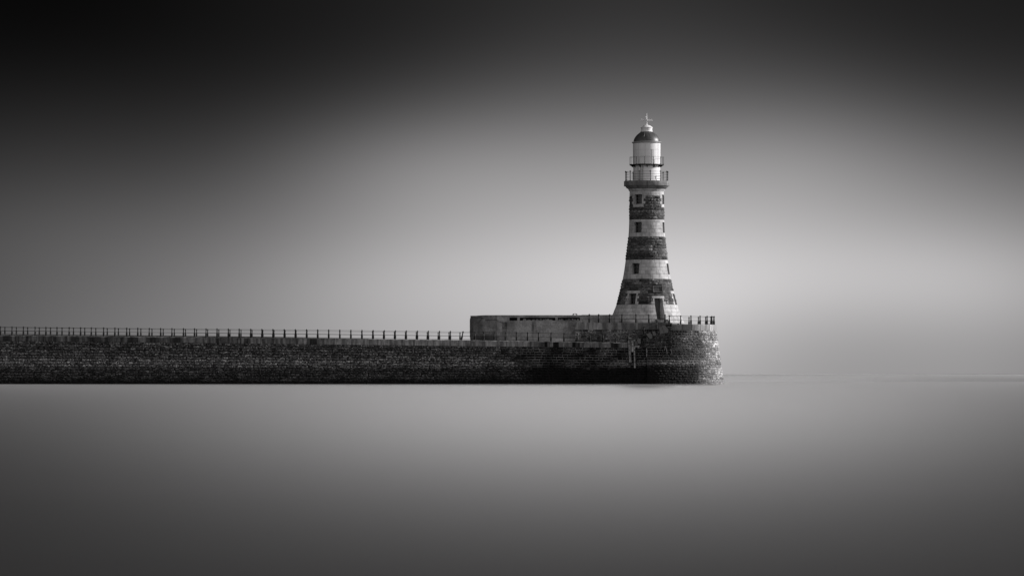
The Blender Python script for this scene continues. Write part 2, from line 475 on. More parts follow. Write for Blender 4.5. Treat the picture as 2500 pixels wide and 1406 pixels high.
# joints are in metres along u but fractions along q: wrap the surface so q is given in metres
HT = 5.0
def wsurf_m(u, zm, d): return wsurf(u, zm / HT, d)
masonry(st, bk, wsurf_m, [(a * HT, b * HT) for a, b in courses], lambda k, a, b: [(XA, XB)], (0.42, 0.95), 0.045, (0.03, 0.14),
        lambda u, z: wt(u, z / HT), lambda u, z: mt(u, z / HT))
local(st, PL).build('masonry_face', M_WALL, pier)
local(bk, PL).build('mortar_bed', M_MORT, pier)
# coping blocks
cp = MB(); u = XA
blocks = []
while u < PX(1552):
    L = rng.uniform(1.0, 1.55); u2 = min(u + L, PX(1552)); blocks.append((u, u2)); u = u2
for (a, b) in blocks:
    pa = toPX((a + b) / 2)
    n = nz(pa * 0.02, 3.3)
    t = 0.95 + 0.5 * n + rng.uniform(-0.2, 0.3); var = .75
    if 815 < pa < 1280: t = 1.75 + rng.uniform(-0.15, 0.15); var = .18
    elif pa >= 1280: t = 1.15 + rng.uniform(-0.4, 0.5); var = .95
    z0a, z0b = PZ(lerp(COPBOT, toPX(a))), PZ(lerp(COPBOT, toPX(b)))
    z1a, z1b = PZ(lerp(COPTOP, toPX(a))), PZ(lerp(COPTOP, toPX(b)))
    e = 0.012; y0 = -0.07 + rng.uniform(-0.008, 0.008)
    a += e; b -= e
    ns = 9                                        # vertical stains and runs down each block
    for k in range(ns):
        f0, f1 = k / ns, (k + 1) / ns
        xa_, xb_ = a + (b - a) * f0, a + (b - a) * f1
        la, lb = z0a + (z0b - z0a) * f0, z0a + (z0b - z0a) * f1; ha, hb = z1a + (z1b - z1a) * f0 - .09, z1a + (z1b - z1a) * f1 - .09
        q = nz(xa_ * 1.1, 4.4) + .5 * nz(xa_ * 3.3, 8.4)
        tt = t * max(.06, 1 - var * (sstep(-.1, .35, q)) ) * rng.uniform(.85, 1.12)
        mid = rng.uniform(.25, .8); t2 = tt * rng.uniform(.75, 1.3)
        ma, mb_ = la + (ha - la) * mid, lb + (hb - lb) * mid
        cp.face([(xa_, y0, la), (xb_, y0, lb), (xb_, y0, mb_), (xa_, y0, ma)], t2)
        cp.face([(xa_, y0, ma), (xb_, y0, mb_), (xb_, y0, hb), (xa_, y0, ha)], tt)
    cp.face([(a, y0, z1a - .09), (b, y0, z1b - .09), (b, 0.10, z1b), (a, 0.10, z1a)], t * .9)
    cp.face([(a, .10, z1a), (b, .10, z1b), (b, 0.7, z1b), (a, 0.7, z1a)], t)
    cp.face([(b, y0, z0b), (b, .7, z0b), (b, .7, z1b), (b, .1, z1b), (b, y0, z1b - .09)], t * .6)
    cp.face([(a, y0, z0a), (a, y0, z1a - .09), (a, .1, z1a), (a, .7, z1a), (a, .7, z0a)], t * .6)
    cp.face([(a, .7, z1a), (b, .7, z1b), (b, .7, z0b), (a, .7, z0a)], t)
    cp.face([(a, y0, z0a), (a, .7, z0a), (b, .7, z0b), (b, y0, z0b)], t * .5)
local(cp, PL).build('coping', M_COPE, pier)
# body: a slab behind the coping (walkway) with the far kerb
dk = MB()
seg = [-60, 200, 400, 800, 1120, 1280, 1400, 1560]
YB = 9.6
for a, b in zip(seg, seg[1:]):
    xa, xb = PX(a), PX(b); za, zb = PZ(lerp(COPTOP, a)) - .05, PZ(lerp(COPTOP, b)) - .05
    dk.face([(xa, .7, za), (xb, .7, zb), (xb, YB, zb), (xa, YB, za)])
    dk.face([(xa, YB, za), (xb, YB, zb), (xb, YB + .6, -1), (xa, YB + .6, -1)])
dk.face([(XA, -.5, -1), (XA, -.02, PZ(817) - .2), (XA, YB, PZ(817) - .2), (XA, YB + .6, -1)])
local(dk, PL).build('walkway_deck', M_DECK, pier)
kb = MB()
for a, b in zip([-60, 100, 250, 400, 560, 700, 820], [100, 250, 400, 560, 700, 820, 900]):
    za, zb = PZ(lerp([(-60, 815.6), (400, 819.6), (900, 826.5)], a), YB), PZ(lerp([(-60, 815.6), (400, 819.6), (900, 826.5)], b), YB)
    zba, zbb = PZ(lerp(COPTOP, a)) - .06, PZ(lerp(COPTOP, b)) - .06
    xa, xb = PX(a, YB), PX(b, YB)
    kb.hexa([(xa, YB - .5, zba), (xb, YB - .5, zbb), (xb, YB - .01, zbb), (xa, YB - .01, zba), (xa, YB - .5, max(za, zba + .01)), (xb, YB - .5, max(zb, zbb + .01)), (xb, YB - .01, max(zb, zbb + .01)), (xa, YB - .01, max(za, zba + .01))])
local(kb, PL).build('far_kerb', M_COPE, pier)

# ------------------------------------------------------------------ roundhead
rh = empty('roundhead', 'curved stone pier head with pale coping that carries the striped lighthouse', 'pier head', loc=(RX, RY, 0))
RL = (RX, RY, 0)
st, bk = MB(), MB()
ZCB = PZ(806.0)                                   # underside of its coping
ASTEP = math.asin((PX(1640) - RX) / RR)           # the stair recess ends here
ZW = PZ(850.0)
FV[0] = .75
def drum(u, z, d):                                # u = arc length from the front, at radius RR
    a = u / RR
    r = RR + 0.142 * (ZCB - z) + d
    return Vector((RX + r * math.sin(a), RY - r * math.cos(a), z))
zs = []; z = -0.6; hh = 0.29
nz_ = int(round((ZCB + 0.6) / hh)); hh = (ZCB + 0.6) / nz_
cs = [(-0.6 + k * hh, -0.6 + (k + 1) * hh) for k in range(nz_)]
def dspan(k, a, b):
    if (a + b) / 2 < ZW: return [(0.0, RR * math.pi * 1.5)]
    return [(RR * ASTEP, RR * math.pi * 1.5)]
def dpx(u):
    a = u / RR
    if a > math.pi / 2: return 1760
    return toPX(RX + (RR + .3) * math.sin(a), RY - RR * math.cos(a))
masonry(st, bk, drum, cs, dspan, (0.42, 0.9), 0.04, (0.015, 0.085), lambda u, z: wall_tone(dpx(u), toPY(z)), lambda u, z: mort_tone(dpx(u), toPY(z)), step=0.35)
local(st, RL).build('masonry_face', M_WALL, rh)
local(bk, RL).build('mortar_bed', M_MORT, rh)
# curved coping blocks
cp = MB(); a = ASTEP
while a < math.pi * 1.5:
    a2 = min(a + rng.uniform(0.11, 0.17), math.pi * 1.5)
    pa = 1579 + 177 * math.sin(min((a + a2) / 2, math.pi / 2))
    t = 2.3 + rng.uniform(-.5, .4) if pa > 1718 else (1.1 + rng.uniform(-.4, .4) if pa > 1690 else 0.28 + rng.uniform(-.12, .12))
    pr = [(RR - .7, ZCB), (RR + .05, ZCB), (RR + .05, ZTOP - .08), (RR - .05, ZTOP), (RR - .7, ZTOP)]
    e = 0.0015; K = 4
    for i in range(len(pr)):
        p, q = pr[i], pr[(i + 1) % len(pr)]
        rows = []
        for (r, zz) in (p, q):
            rows.append([(RX + r * math.sin(a + e + (a2 - a - 2 * e) * k / K), RY - r * math.cos(a + e + (a2 - a - 2 * e) * k / K), zz) for k in range(K + 1)])
        cp.grid(rows, t)
    for aa in (a + e, a2 - e):
        cp.face([(RX + r * math.sin(aa), RY - r * math.cos(aa), zz) for r, zz in pr], t * .6)
    a = a2
local(cp, RL).build('coping', M_COPE, rh)
# deck disc (cut back on the left to the set-back upper wall)
YW = 2.6                                          # face of the upper wall behind the lower walkway
dk = MB()
pts = []
a = math.asin((YW + .4 - RY) / -RR) if False else 0
K = 72
ring = [(RX + (RR - .4) * math.sin(t), RY - (RR - .4) * math.cos(t)) for t in [ASTEP + (math.pi * 1.5 - ASTEP) * k / K for k in range(K + 1)]]
ZD = ZTOP - 0.04
poly = [(x, y, ZD) for x, y in ring] + [(PX(1408, YW), RY, ZD), (PX(1408, YW), YW + .4, ZD), (PX(1622), YW + .4, ZD)]
dk.face(poly)
local(dk, RL).build('upper_deck', M_DECK, rh)
# upper wall, set back behind the walkway
UX0, UX1 = PX(1404, YW), PX(1641, YW)
ZUC0, ZUC1 = PZ(788.0, YW), PZ(804.5, YW)
uw, ub = MB(), MB()
zb_ = PZ(838, YW)
ncs = 7
cs2 = [(zb_ + (ZUC1 - zb_) * k / ncs, zb_ + (ZUC1 - zb_) * (k + 1) / ncs) for k in range(ncs)]
def usurf(u, z, d): return Vector((u, YW - .12 * (z - ZUC1) * -1 * 0.5 - d, z))
def ut(u, z):
    px, py = toPX(u, YW), toPY(z, YW)
    n = nz(px * .06, py * .1, 2.2)
    t = 0.9 + 1.2 * n
    t *= 1 - 0.8 * sstep(1545, 1575, px)
    t *= 1 - .85 * math.exp(-((px - 1468) / 8) ** 2)
    return max(.03, t * rng.uniform(.5, 1.4))
masonry(uw, ub, usurf, cs2, lambda k, a, b: [(UX0 + .04 * (ncs - k) * 0, UX1)], (0.4, 0.9), 0.05, (0.02, 0.08), ut, lambda u, z: 1.1 if rng.random() < .6 else .3)
local(uw, RL).build('upper_wall_face', M_WALL, rh)
local(ub, RL).build('mortar_bed', M_MORT, rh)
cp = MB(); u = UX0 - .05
first = True
while u < UX1:
    u2 = min(u + rng.uniform(1.0, 1.7), UX1); px = toPX((u + u2) / 2, YW)
    t = 2.2 if px < 1485 else (1.3 if px < 1555 else 0.7)
    t *= rng.uniform(.88, 1.12)
    sl = .25 if first else 0
    cp.hexa([(u + .012, YW - .10, ZUC1), (u2 - .012, YW - .10, ZUC1), (u2 - .012, YW + .6, ZUC1), (u + .012, YW + .6, ZUC1),
             (u + .012 + sl, YW - .10, ZUC0), (u2 - .012, YW - .10, ZUC0), (u2 - .012, YW + .6, ZUC0), (u + .012 + sl, YW + .6, ZUC0)], t)
    first = False; u = u2
local(cp, RL).build('upper_wall_coping', M_COPE, rh)
# return face at the head of the stair
rt = MB()
rt.box(PX(1640), PX(1640) + .3, RY - math.sqrt(RR ** 2 - (PX(1640) - RX) ** 2) + .05, YW + .3, 3.6, ZCB)
local(rt, RL).build('stair_return_wall', M_WALL, rh)
# lime crust hanging on the face
def crust(pts, w):
    lm = MB()
    for (p, q) in zip(pts, pts[1:]):
        n = 5
        for k in range(n):
            f = k / n; x = p[0] + (q[0] - p[0]) * f + rng.uniform(-.7, .7); y = p[1] + (q[1] - p[1]) * f
            ww = w * rng.uniform(.5, 1.3)
            aa = math.asin(max(-1, min(1, (PX(x) - RX) / RR)))
            c = drum(aa * RR, PZ(y), 0.12)
            s_ = ww * S
            lm.hexa([(c.x - s_, c.y, c.z - 1.2 * S), (c.x + s_ * .8, c.y, c.z - 1.3 * S), (c.x + s_ * .8, c.y + .12, c.z - 1.3 * S), (c.x - s_, c.y + .12, c.z - 1.2 * S),
                     (c.x - s_ * .8, c.y, c.z + 1.2 * S), (c.x + s_, c.y, c.z + 1.0 * S), (c.x + s_, c.y + .12, c.z + 1.0 * S), (c.x - s_ * .8, c.y + .12, c.z + 1.2 * S)])
    local(lm, RL).build('lime_crust', M_LIME, rh)
crust([(1626, 839), (1621, 847), (1620, 856)], .7)
crust([(1623, 846), (1625, 855), (1626, 864)], .8)
crust([(1630, 844), (1635, 847), (1636, 857), (1635, 866)], .8)
crust([(1612, 822), (1615, 828), (1614, 836)], .5)
crust([(1578.5, 851), (1579, 862), (1578, 872)], 1.0)

# ------------------------------------------------------------------ stair from the lower walkway to the upper deck
stair = empty('stone_staircase', 'worn stone stair climbing from the low walkway to the lighthouse deck', 'stairs', loc=(PX(1590), 1, 0))
SLOC = (PX(1590), 1, 0)
NS = 12
xs0, xs1 = PX(1546), PX(1636); zs0, zs1 = PZ(838), ZTOP - .05
body = MB()
poly = [(xs1, zs0 - 1.2), (xs0, zs0 - 1.2)]
poly_top = []
for k in range(NS):
    x = xs0 + (xs1 - xs0) * k / NS; zt = zs0 + (zs1 - zs0) * (k + 1) / NS
    poly_top += [(x, zt - (zs1 - zs0) / NS), (x, zt)]
poly_top += [(xs1, zs1)]
front = 0.02
ring2 = [(xs0, zs0 - 1.2)] + poly_top + [(xs1, zs0 - 1.2)]
body.prism(ring2[::-1], front + .25, YW - .01)
local(body, SLOC).build('steps', mat_stone('stair_stone', g(0.05), nscale=4, ncon=.9, stain=.7, bump=.4, streak=(1.5, 1.5, 1.5)), stair)
pr = MB()     # front facing of dark masonry under the steps
stf, bkf = MB(), MB()
def fsurf(u, z, d): return Vector((u, -.02 - d, z))
fc = [(ZW - .05 + .29 * k, ZW - .05 + .29 * (k + 1)) for k in range(10)]
def fspan(k, a, b):
    # masonry under the slope of the stair
    xl = xs0 + (xs1 - xs0) * (b - zs0) / (zs1 - zs0) + .1
    return [(max(xs0 - .1, xl), PX(1641))] if b < zs1 - .1 else []
masonry(stf, bkf, fsurf, fc, fspan, (.35, .8), .05, (.02, .07), lambda u, z: rng.uniform(.12, .6), lambda u, z: rng.uniform(.1, .7), back=.03)
local(stf, SLOC).build('side_masonry', M_WALL, stair)
local(bkf, SLOC).build('mortar_bed', M_MORT, stair)
def slab(pts, t):
    m = MB(); m.prism([(PX(x), PZ(y)) for x, y in pts][::-1], -.14, -.02, t)
    return local(m, SLOC).build('facing_slab', M_SLAB, stair)
slab([(1609, 798), (1615, 796), (1620, 810), (1621, 814), (1611, 816)], 1.15)
slab([(1616, 796), (1623, 794), (1632, 804), (1631, 812), (1621, 813), (1620, 808)], 1.3)
slab([(1577, 816), (1587, 811), (1593, 818), (1592, 826), (1586, 827)], 1.1)
slab([(1592, 809), (1599, 808), (1602, 817), (1598, 820), (1595, 819)], 1.05)
slab([(1555, 828), (1564, 826), (1564, 839), (1557, 838)], 1.15)
slab([(1549, 833), (1554, 832), (1558, 842), (1550, 843)], .8)
slab([(1578, 822), (1582, 824), (1582, 834), (1578, 834)], .7)
sill_ = MB(); sill_.prism([(PX(x), PZ(y)) for x, y in [(1549, 844), (1562, 843.5), (1558, 851), (1555, 846), (1549, 850)]][::-1], -.2, .02, 2.2)
local(sill_, SLOC).build('broken_kerb_stone', M_SLAB, stair)

# ------------------------------------------------------------------ timber fenders
def fender(x0, x1, y0, y1, label, lean=0.0, t=1.0):
    loc = (PX((x0 + x1) / 2), -.5, -.5)
    o = empty('timber_fender', label, 'fender post', 'timber fenders at the foot of the stair', loc)
    zt, zb = PZ(y0), PZ(y1)
    w = (x1 - x0) * S / 2
    m = MB(); cx = loc[0]
    out = BAT * (4.6 - zb) + .2
    yt, yb = -.35, -out - .25
    m.hexa([(cx - w + lean, yb, zb), (cx + w + lean, yb, zb), (cx + w + lean, yb + .25, zb), (cx - w + lean, yb + .25, zb),
            (cx - w, yt, zt), (cx + w * .9, yt, zt - .03), (cx + w * .9, yt + .28, zt - .03), (cx - w, yt + .28, zt)], t)
    local(m, loc).build('post', M_TIMB, o)
    for k in range(3 if y1 > 860 else 2):
        f = .15 + .28 * k
        zc = zt + (zb - zt) * f; yc = yt + (yb - yt) * f; xc = cx + lean * f
        b = MB(); b.tube([(xc, yc - .05, zc), (xc, yc + .06, zc)], .05, 8)
        local(b, loc).build('bolt', M_IRON, o)
fender(1533, 1538.5, 832, 884, 'leftmost of the three bleached timber fenders, long with a blackened foot', lean=.15, t=1.0)
fender(1541.5, 1546.5, 832, 859, 'short middle timber fender of the three beside the stair', t=1.2)
fender(1547, 1550.5, 846, 898, 'rightmost thin timber fender below the broken kerb of the stair', lean=.03, t=1.2)

# ------------------------------------------------------------------ concrete wall on the walkway
cw = empty('concrete_wave_wall', 'cracked concrete wall block with a rounded left end and three long black slots', 'wall', loc=(PX(1300), 3.4, PZ(834)))
CL = (PX(1300), 3.4, PZ(834))
CY0, CY1 = 3.4, 5.6
cwpx = lambda x: PX(x, CY0)
cwpz = lambda y: PZ(y, CY0)
slots = [(1244, 1263, 775, 781.5), (1269, 1356, 775.5, 782.5), (1362, 1416, 775, 782)]
xsd = sorted(set([1156, 1500] + [v for s_ in slots for v in s_[:2]] + list(range(1166, 1500, 6))))
ysd = [769.3, 772, 775.2, 779, 782.2, 786, 791, 797, 803, 809, 815, 821, 827, 834]
def ctop(px): return 1.3 * nz(px * .03, .5) * 0.25 + (0.0 if px > 1185 else (1185 - px) * .05) + (0 if px > 1163 else (1163 - px) * .25)
m = MB()
def cpoint(px, py):
    yy = py + (ctop(px) if py < 771 else 0)
    d = 0.05 * nz(px * .08, py * .08) + .03 * nz(px * .3, py * .3, 2)
    return Vector((cwpx(px), CY0 + d + max(0, (py - 800)) * -.004, cwpz(yy)))
for j in range(len(ysd) - 1):
    for i in range(len(xsd) - 1):
        xm, ym = (xsd[i] + xsd[i + 1]) / 2, (ysd[j] + ysd[j + 1]) / 2
        if any(a < xm < b and 775 < ym < 782.3 for a, b, c, d in slots): continue
        n = nz(xm * .05, ym * .06, 7); n2 = nz(xm * .11, ym * .03, 4)
        t = 0.85 + .35 * n
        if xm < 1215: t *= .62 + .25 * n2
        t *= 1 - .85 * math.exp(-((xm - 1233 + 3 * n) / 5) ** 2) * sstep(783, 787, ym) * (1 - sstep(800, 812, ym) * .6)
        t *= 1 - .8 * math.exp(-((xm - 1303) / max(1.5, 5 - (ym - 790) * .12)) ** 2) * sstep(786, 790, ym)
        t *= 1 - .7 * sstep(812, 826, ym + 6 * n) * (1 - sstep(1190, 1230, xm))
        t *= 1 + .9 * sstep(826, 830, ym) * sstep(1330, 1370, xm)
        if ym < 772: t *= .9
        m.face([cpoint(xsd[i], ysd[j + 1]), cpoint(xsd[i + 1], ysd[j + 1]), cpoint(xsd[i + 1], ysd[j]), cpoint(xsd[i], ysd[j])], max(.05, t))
# rounded left end: profile in x by depth, and top
endp = []
for py in ysd:
    yy = py + (ctop(1156) if py < 771 else 0)
    bul = [(0.0, 1156), (.25, 1150.5), (.7, 1147.3), (1.4, 1146.6), (CY1 - CY0, 1148)]
    r = []
    for d_, px in bul:
        px += (.7 * nz(py * .2, d_) if d_ > 0 else 0)
        if py < 780: px += ((780 - py) ** 2) * .055 * (1 if d_ > 0 else 0)
        if py > 822 and d_ > 0: px += (py - 822) * .2
        r.append((PX(px, CY0) , CY0 + d_ + (0.05 * nz(1156 * .08, py * .08) + .03 * nz(1156 * .3, py * .3, 2) + max(0, (py - 800)) * -.004 if d_ == 0 else 0), cwpz(yy + (1.2 if (d_ > 0.5 and py < 771) else 0))))
    endp.append(r)
m.grid([r[::-1] for r in endp][::-1], .45)
tp = [cpoint(x, ysd[0]) for x in xsd]
m.grid([tp, [Vector((p.x, CY1, p.z)) for p in tp]], 1.0)
m.face([endp[0][0], endp[0][1], endp[0][2], endp[0][3], endp[0][4], (tp[0].x, CY1, tp[0].z)], 1.0)
m.face([(cwpx(1500), CY0, cwpz(834)), (cwpx(1500), CY1, cwpz(834)), (cwpx(1500), CY1, cwpz(769)), (cwpx(1500), CY0, cwpz(769))], .8)
m.face([(PX(1148, CY0), CY1, cwpz(834)), (PX(1148, CY0), CY1, cwpz(770)), (cwpx(1500), CY1, cwpz(769)), (cwpx(1500), CY1, cwpz(834))], .8)
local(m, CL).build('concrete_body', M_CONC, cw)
for (a, b, c, d) in slots:
    r = MB()
    x0, x1, z1, z0 = cwpx(a), cwpx(b), cwpz(775.2), cwpz(782.2)
    yi = CY0 + .55
    r.face([(x0, yi, z0), (x1, yi, z0), (x1, yi, z1), (x0, yi, z1)])
    for f in ([(x0, CY0 - .03, z0), (x1, CY0 - .03, z0), (x1, yi, z0), (x0, yi, z0)], [(x0, CY0, z1), (x0, yi, z1), (x1, yi, z1), (x1, CY0, z1)],
              [(x0, CY0, z0), (x0, yi, z0), (x0, yi, z1), (x0, CY0, z1)], [(x1, CY0, z0), (x1, CY0, z1), (x1, yi, z1), (x1, yi, z0)]): r.face(f)
    so = local(r, CL).build('slot_recess', M_DARK, cw)
    if b - a > 30:
        q = MB(); x = a + 4
        while x < b - 4:
            w = rng.uniform(2, 5); h = rng.uniform(1.8, 4.6)
            if not (a == 1269 and x < 1280):
                q.prism([(cwpx(x + w * math.cos(th)), cwpz(782.0) + h * S * math.sin(th)) for th in [k * math.pi / 5 for k in range(6)]], CY0 + .06, CY0 + .4, rng.uniform(.4, 1.0))
            x += w * rng.uniform(1.6, 2.6)
        local(q, CL).build('rubble', M_CONC, so)
# crack grooves raised as dark chips
def crack(pts, w=.7):
    m = MB()
    for p, q in zip(pts, pts[1:]):
        for k in range(4):
            f0, f1 = k / 4, (k + 1) / 4
            a = (p[0] + (q[0] - p[0]) * f0, p[1] + (q[1] - p[1]) * f0); b = (p[0] + (q[0] - p[0]) * f1, p[1] + (q[1] - p[1]) * f1)
            ww = w * rng.uniform(.6, 1.2)
            ya = CY0 - .05
            m.hexa([(cwpx(a[0]), ya, cwpz(a[1] + ww)), (cwpx(b[0]), ya, cwpz(b[1] + ww)), (cwpx(b[0]), ya + .2, cwpz(b[1] + ww)), (cwpx(a[0]), ya + .2, cwpz(a[1] + ww)),
                    (cwpx(a[0]), ya, cwpz(a[1])), (cwpx(b[0]), ya, cwpz(b[1])), (cwpx(b[0]), ya + .2, cwpz(b[1])), (cwpx(a[0]), ya + .2, cwpz(a[1]))])
    return m
mm = crack([(1163, 787), (1170, 787), (1174, 780), (1179, 776)]); m2 = crack([(1186, 780.5), (1203, 780.5), (1213, 780.5), (1217, 784), (1228, 787)]); m3 = crack([(1161, 776), (1170, 775), (1182, 776.5)], .5)
mm4 = crack([(1410, 789.5), (1424, 787), (1422, 781)], .5)
for q in (m2, m3, mm4):
    n = len(mm.v); mm.v += q.v; mm.f += [tuple(i + n for i in f) for f in q.f]; mm.t += q.t
local(mm, CL).build('crack', M_DARK, cw)

# ------------------------------------------------------------------ railings
def post_mesh(h, finial=True, thick=1.0):
    m = MB()
    r = .044 * thick
    prof = [(.0, 0), (.085, 0), (.085, .04), (.068 * thick, .07), (.068 * thick, h * .45), (.055, h * .48), (.085, h * .51), (.085, h * .55), (r, h * .58), (r * .9, h * .93),
            (.06, h * .95), (.12, h * .98), (.12, h * 1.03), (.055, h * 1.055), (.035, h * 1.08), (.0, h * 1.17)]
    m.lathe(0, 0, prof[1:-1] + [(.004, h * 1.17)], n=8)
    return m
def railing(name, label, group, posts, rails, rr=.018, h=.92, thick=1.6, lean=None, kind_cat='railing'):
    """posts: list of (x,y,z); rails: list of point lists"""
    loc = posts[0]
    o = empty(name, label, kind_cat, group, loc)
    me = None
    for k, (x, y, z) in enumerate(posts):
        if me is None:
            p = post_mesh(h, thick=thick).build('post', M_IRON, o, smooth=True); me = p.data
        else:
            p = bpy.data.objects.new('post', me); COL.objects.link(p); p.parent = o
        p.location = (x - loc[0], y - loc[1], z - loc[2])
        if lean and k in lean: p.rotation_euler = (0, lean[k], 0)
        elif True: p.rotation_euler = (0, rng.uniform(-.012, .012), rng.random())
    for pts in rails:
        m = MB(); m.tube(pts, rr, 6)
        local(m, loc).build('rail', M_IRON, o)
    return o
near = [1.5, 29.5, 57.3, 86, 112.3, 139.5, 169, 197, 223, 253, 280.5, 309.5, 336.5, 364.5, 392.5, 420, 448, 475, 503, 530, 557.6, 584, 612, 639.5, 666.5, 694, 721, 748.5, 775.5, 802.5, 829.7, 856.7,
        883.7, 911, 938, 965, 992, 1019, 1046, 1073, 1099.5, 1126.5, 1160, 1180.6, 1207, 1234, 1261, 1288, 1315, 1345.5, 1377, 1409.5, 1440.7, 1472.5, 1502.6, 1534]
YN = .35
posts = [(PX(x, YN), YN, PZ(lerp(COPTOP, x), YN)) for x in [-26] + near]
rl = []
for dz in (.94, .49, .09):
    rl.append([(x, y, z + dz) for x, y, z in [(PX(-60, YN), YN, PZ(lerp(COPTOP, -60), YN))] + posts])
railing('iron_railing', 'black iron railing along the near edge of the low pier walkway', None, posts, rl, lean={42: .20}, h=.94)
far = [12, 40, 67.7, 96, 123.5, 151.5, 179.5, 207, 234, 262, 289, 316.5, 344, 371, 398.5, 425.6, 453, 480, 507, 534.4, 561.5, 588.5, 615.5, 641.8, 669, 696, 723] + [723 + 26.67 * k for k in range(1, 16)] + [1150]
YF = 9.3
def farz(x): return PZ(lerp([(-60, 814.8), (0, 815.5), (400, 820.6), (800, 825.4), (1130, 829.6)], x), YF)
posts = [(PX(x, YF), YF, farz(x)) for x in [-16] + far]
rl = [[(x, y, z + dz) for x, y, z in [(PX(-60, YF), YF, farz(-60))] + posts] for dz in (.80, .42, .08)]
railing('iron_railing', 'black iron railing along the far edge of the pier, seen behind the near one', None, posts, rl, h=.80, rr=.015, thick=1.35)
# upper deck
YU = YW + .3
ux = [1438.6, 1461.7, 1488.6, 1518.3, 1552.7, 1584.2, 1623.8]
posts = [(PX(x, YU), YU, PZ(787.6 + (x - 1438) * .007, YU)) for x in ux]
p0 = (PX(1426, YU), YU, posts[0][2])
rl = [[p0 and (PX(1420, YU), YU, posts[0][2] + .93)] + [(x, y, z + .93) for x, y, z in posts],
      [(PX(1424, YU), YU, posts[0][2] + .47)] + [(x, y, z + .47) for x, y, z in posts],
      [(x, y, z + .09) for x, y, z in posts[2:]]]
railing('iron_railing', 'black iron railing on the upper wall left of the lighthouse door', None, posts, rl, h=.93, thick=1.6)
# roundhead ring
RRL = RR - .22
angs = [18.6, 28.9, 39.4, 50.3, 61.3, 72.5, 84, 94, 105, 116, 127, 138, 149, 160, 171, 182, 193, 204, 215]
posts = [(RX + RRL * math.sin(math.radians(a)), RY - RRL * math.cos(math.radians(a)), ZTOP) for a in angs]
fine = [18.6 + (215 - 18.6) * k / 60 for k in range(61)]
rl = [[(RX + RRL * math.sin(math.radians(a)), RY - RRL * math.cos(math.radians(a)), ZTOP + dz) for a in fine] for dz in (.94, .48, .09)]
railing('iron_railing', 'curved black iron railing round the pier head right of the lighthouse', None, posts, rl, h=.94)
# stair handrail
sp = [(PX(1571.6, .3), .3, PZ(817, .3)), (PX(1603, .3), .3, PZ(803, .3))]
line = [(1536, 816), (1571.6, 799.5), (1603, 785), (1634.5, 770.5)]
rl = [[(PX(x, .3), .3, PZ(y, .3)) for x, y in line], [(PX(x, .3), .3, PZ(y + 9, .3)) for x, y in line[1:]]]
railing('stair_handrail', 'sloping black handrail beside the worn stone stair', None, sp, rl, h=.86)

# ------------------------------------------------------------------ lighthouse
TX, TY = PX(1578.9, 8.5), 8.5
lh = empty('lighthouse', 'tall flared lighthouse banded in pale and dark stone with a white lantern room', 'lighthouse', loc=(TX, TY, ZD))
LL = (TX, TY, ZD)
K_ = (D + TY) / F                                  # metres per photo pixel at the axis
TZ = lambda py: PZ(py, TY)
PROF = [(455, 41.7), (479, 41.9), (510, 42.2), (537, 42.7), (558, 43.4), (579, 44.8), (606, 47.6), (635, 51.4), (660, 54.8), (682, 58.6), (712, 65.5), (744, 74), (767, 83.0), (790, 92.5)]
def trad(z): return lerp(PROF, toPY(z, TY)) * K_
WANG = [-32.5, 75.5]
wins = [(476.3, 499.5), (543.5, 569), (644, 670), (717.5, 743.0)]
DANG, DY0, DY1 = 22.0, 729.5, 785.0
HW = .50
def tsurf_band(off):
    def f(u, z, d):                                # u is an angle in metres at unit radius 2.0
        a = u / 2.0; r = trad(z) + d + off
        return Vector((TX + r * math.sin(a), TY - r * math.cos(a), z))
    return f
FV[0] = .55
bands = [(466.5, 479.5, 'L'), (479.5, 537, 'D'), (537, 579, 'L'), (579, 635, 'D'), (635, 682, 'L'), (682, 744, 'D'), (744, 790, 'L')]
U2 = 2.0 * math.pi * 2.0
def holes(z0, z1, py0, py1, surround):
    """return list of (u0,u1,kind) occupied by openings in this course"""
    zm = (z0 + z1) / 2; out = []
    pm = (py0 + py1) / 2
    r = trad(zm)
    for (wa, wb) in wins:
        if wa <= pm <= wb:
            for A_ in WANG:
                h = math.asin(min(.99, HW / r)); out.append((math.radians(A_) - h, math.radians(A_) + h))
    if DY0 <= pm <= DY1:
        h = math.asin(.52 / r); out.append((math.radians(DANG) - h, math.radians(DANG) + h))
    return out
def subtract(spans, cut):
    res = []
    for a, b in spans:
        if cut[1] <= a or cut[0] >= b: res.append((a, b)); continue
        if cut[0] > a: res.append((a, cut[0]))
        if cut[1] < b: res.append((cut[1], b))
    return res
surr = {}                                          # dressed surrounds in the dark bands, one per opening
surf_l = tsurf_band(0.0)
A0 = math.radians(-180)
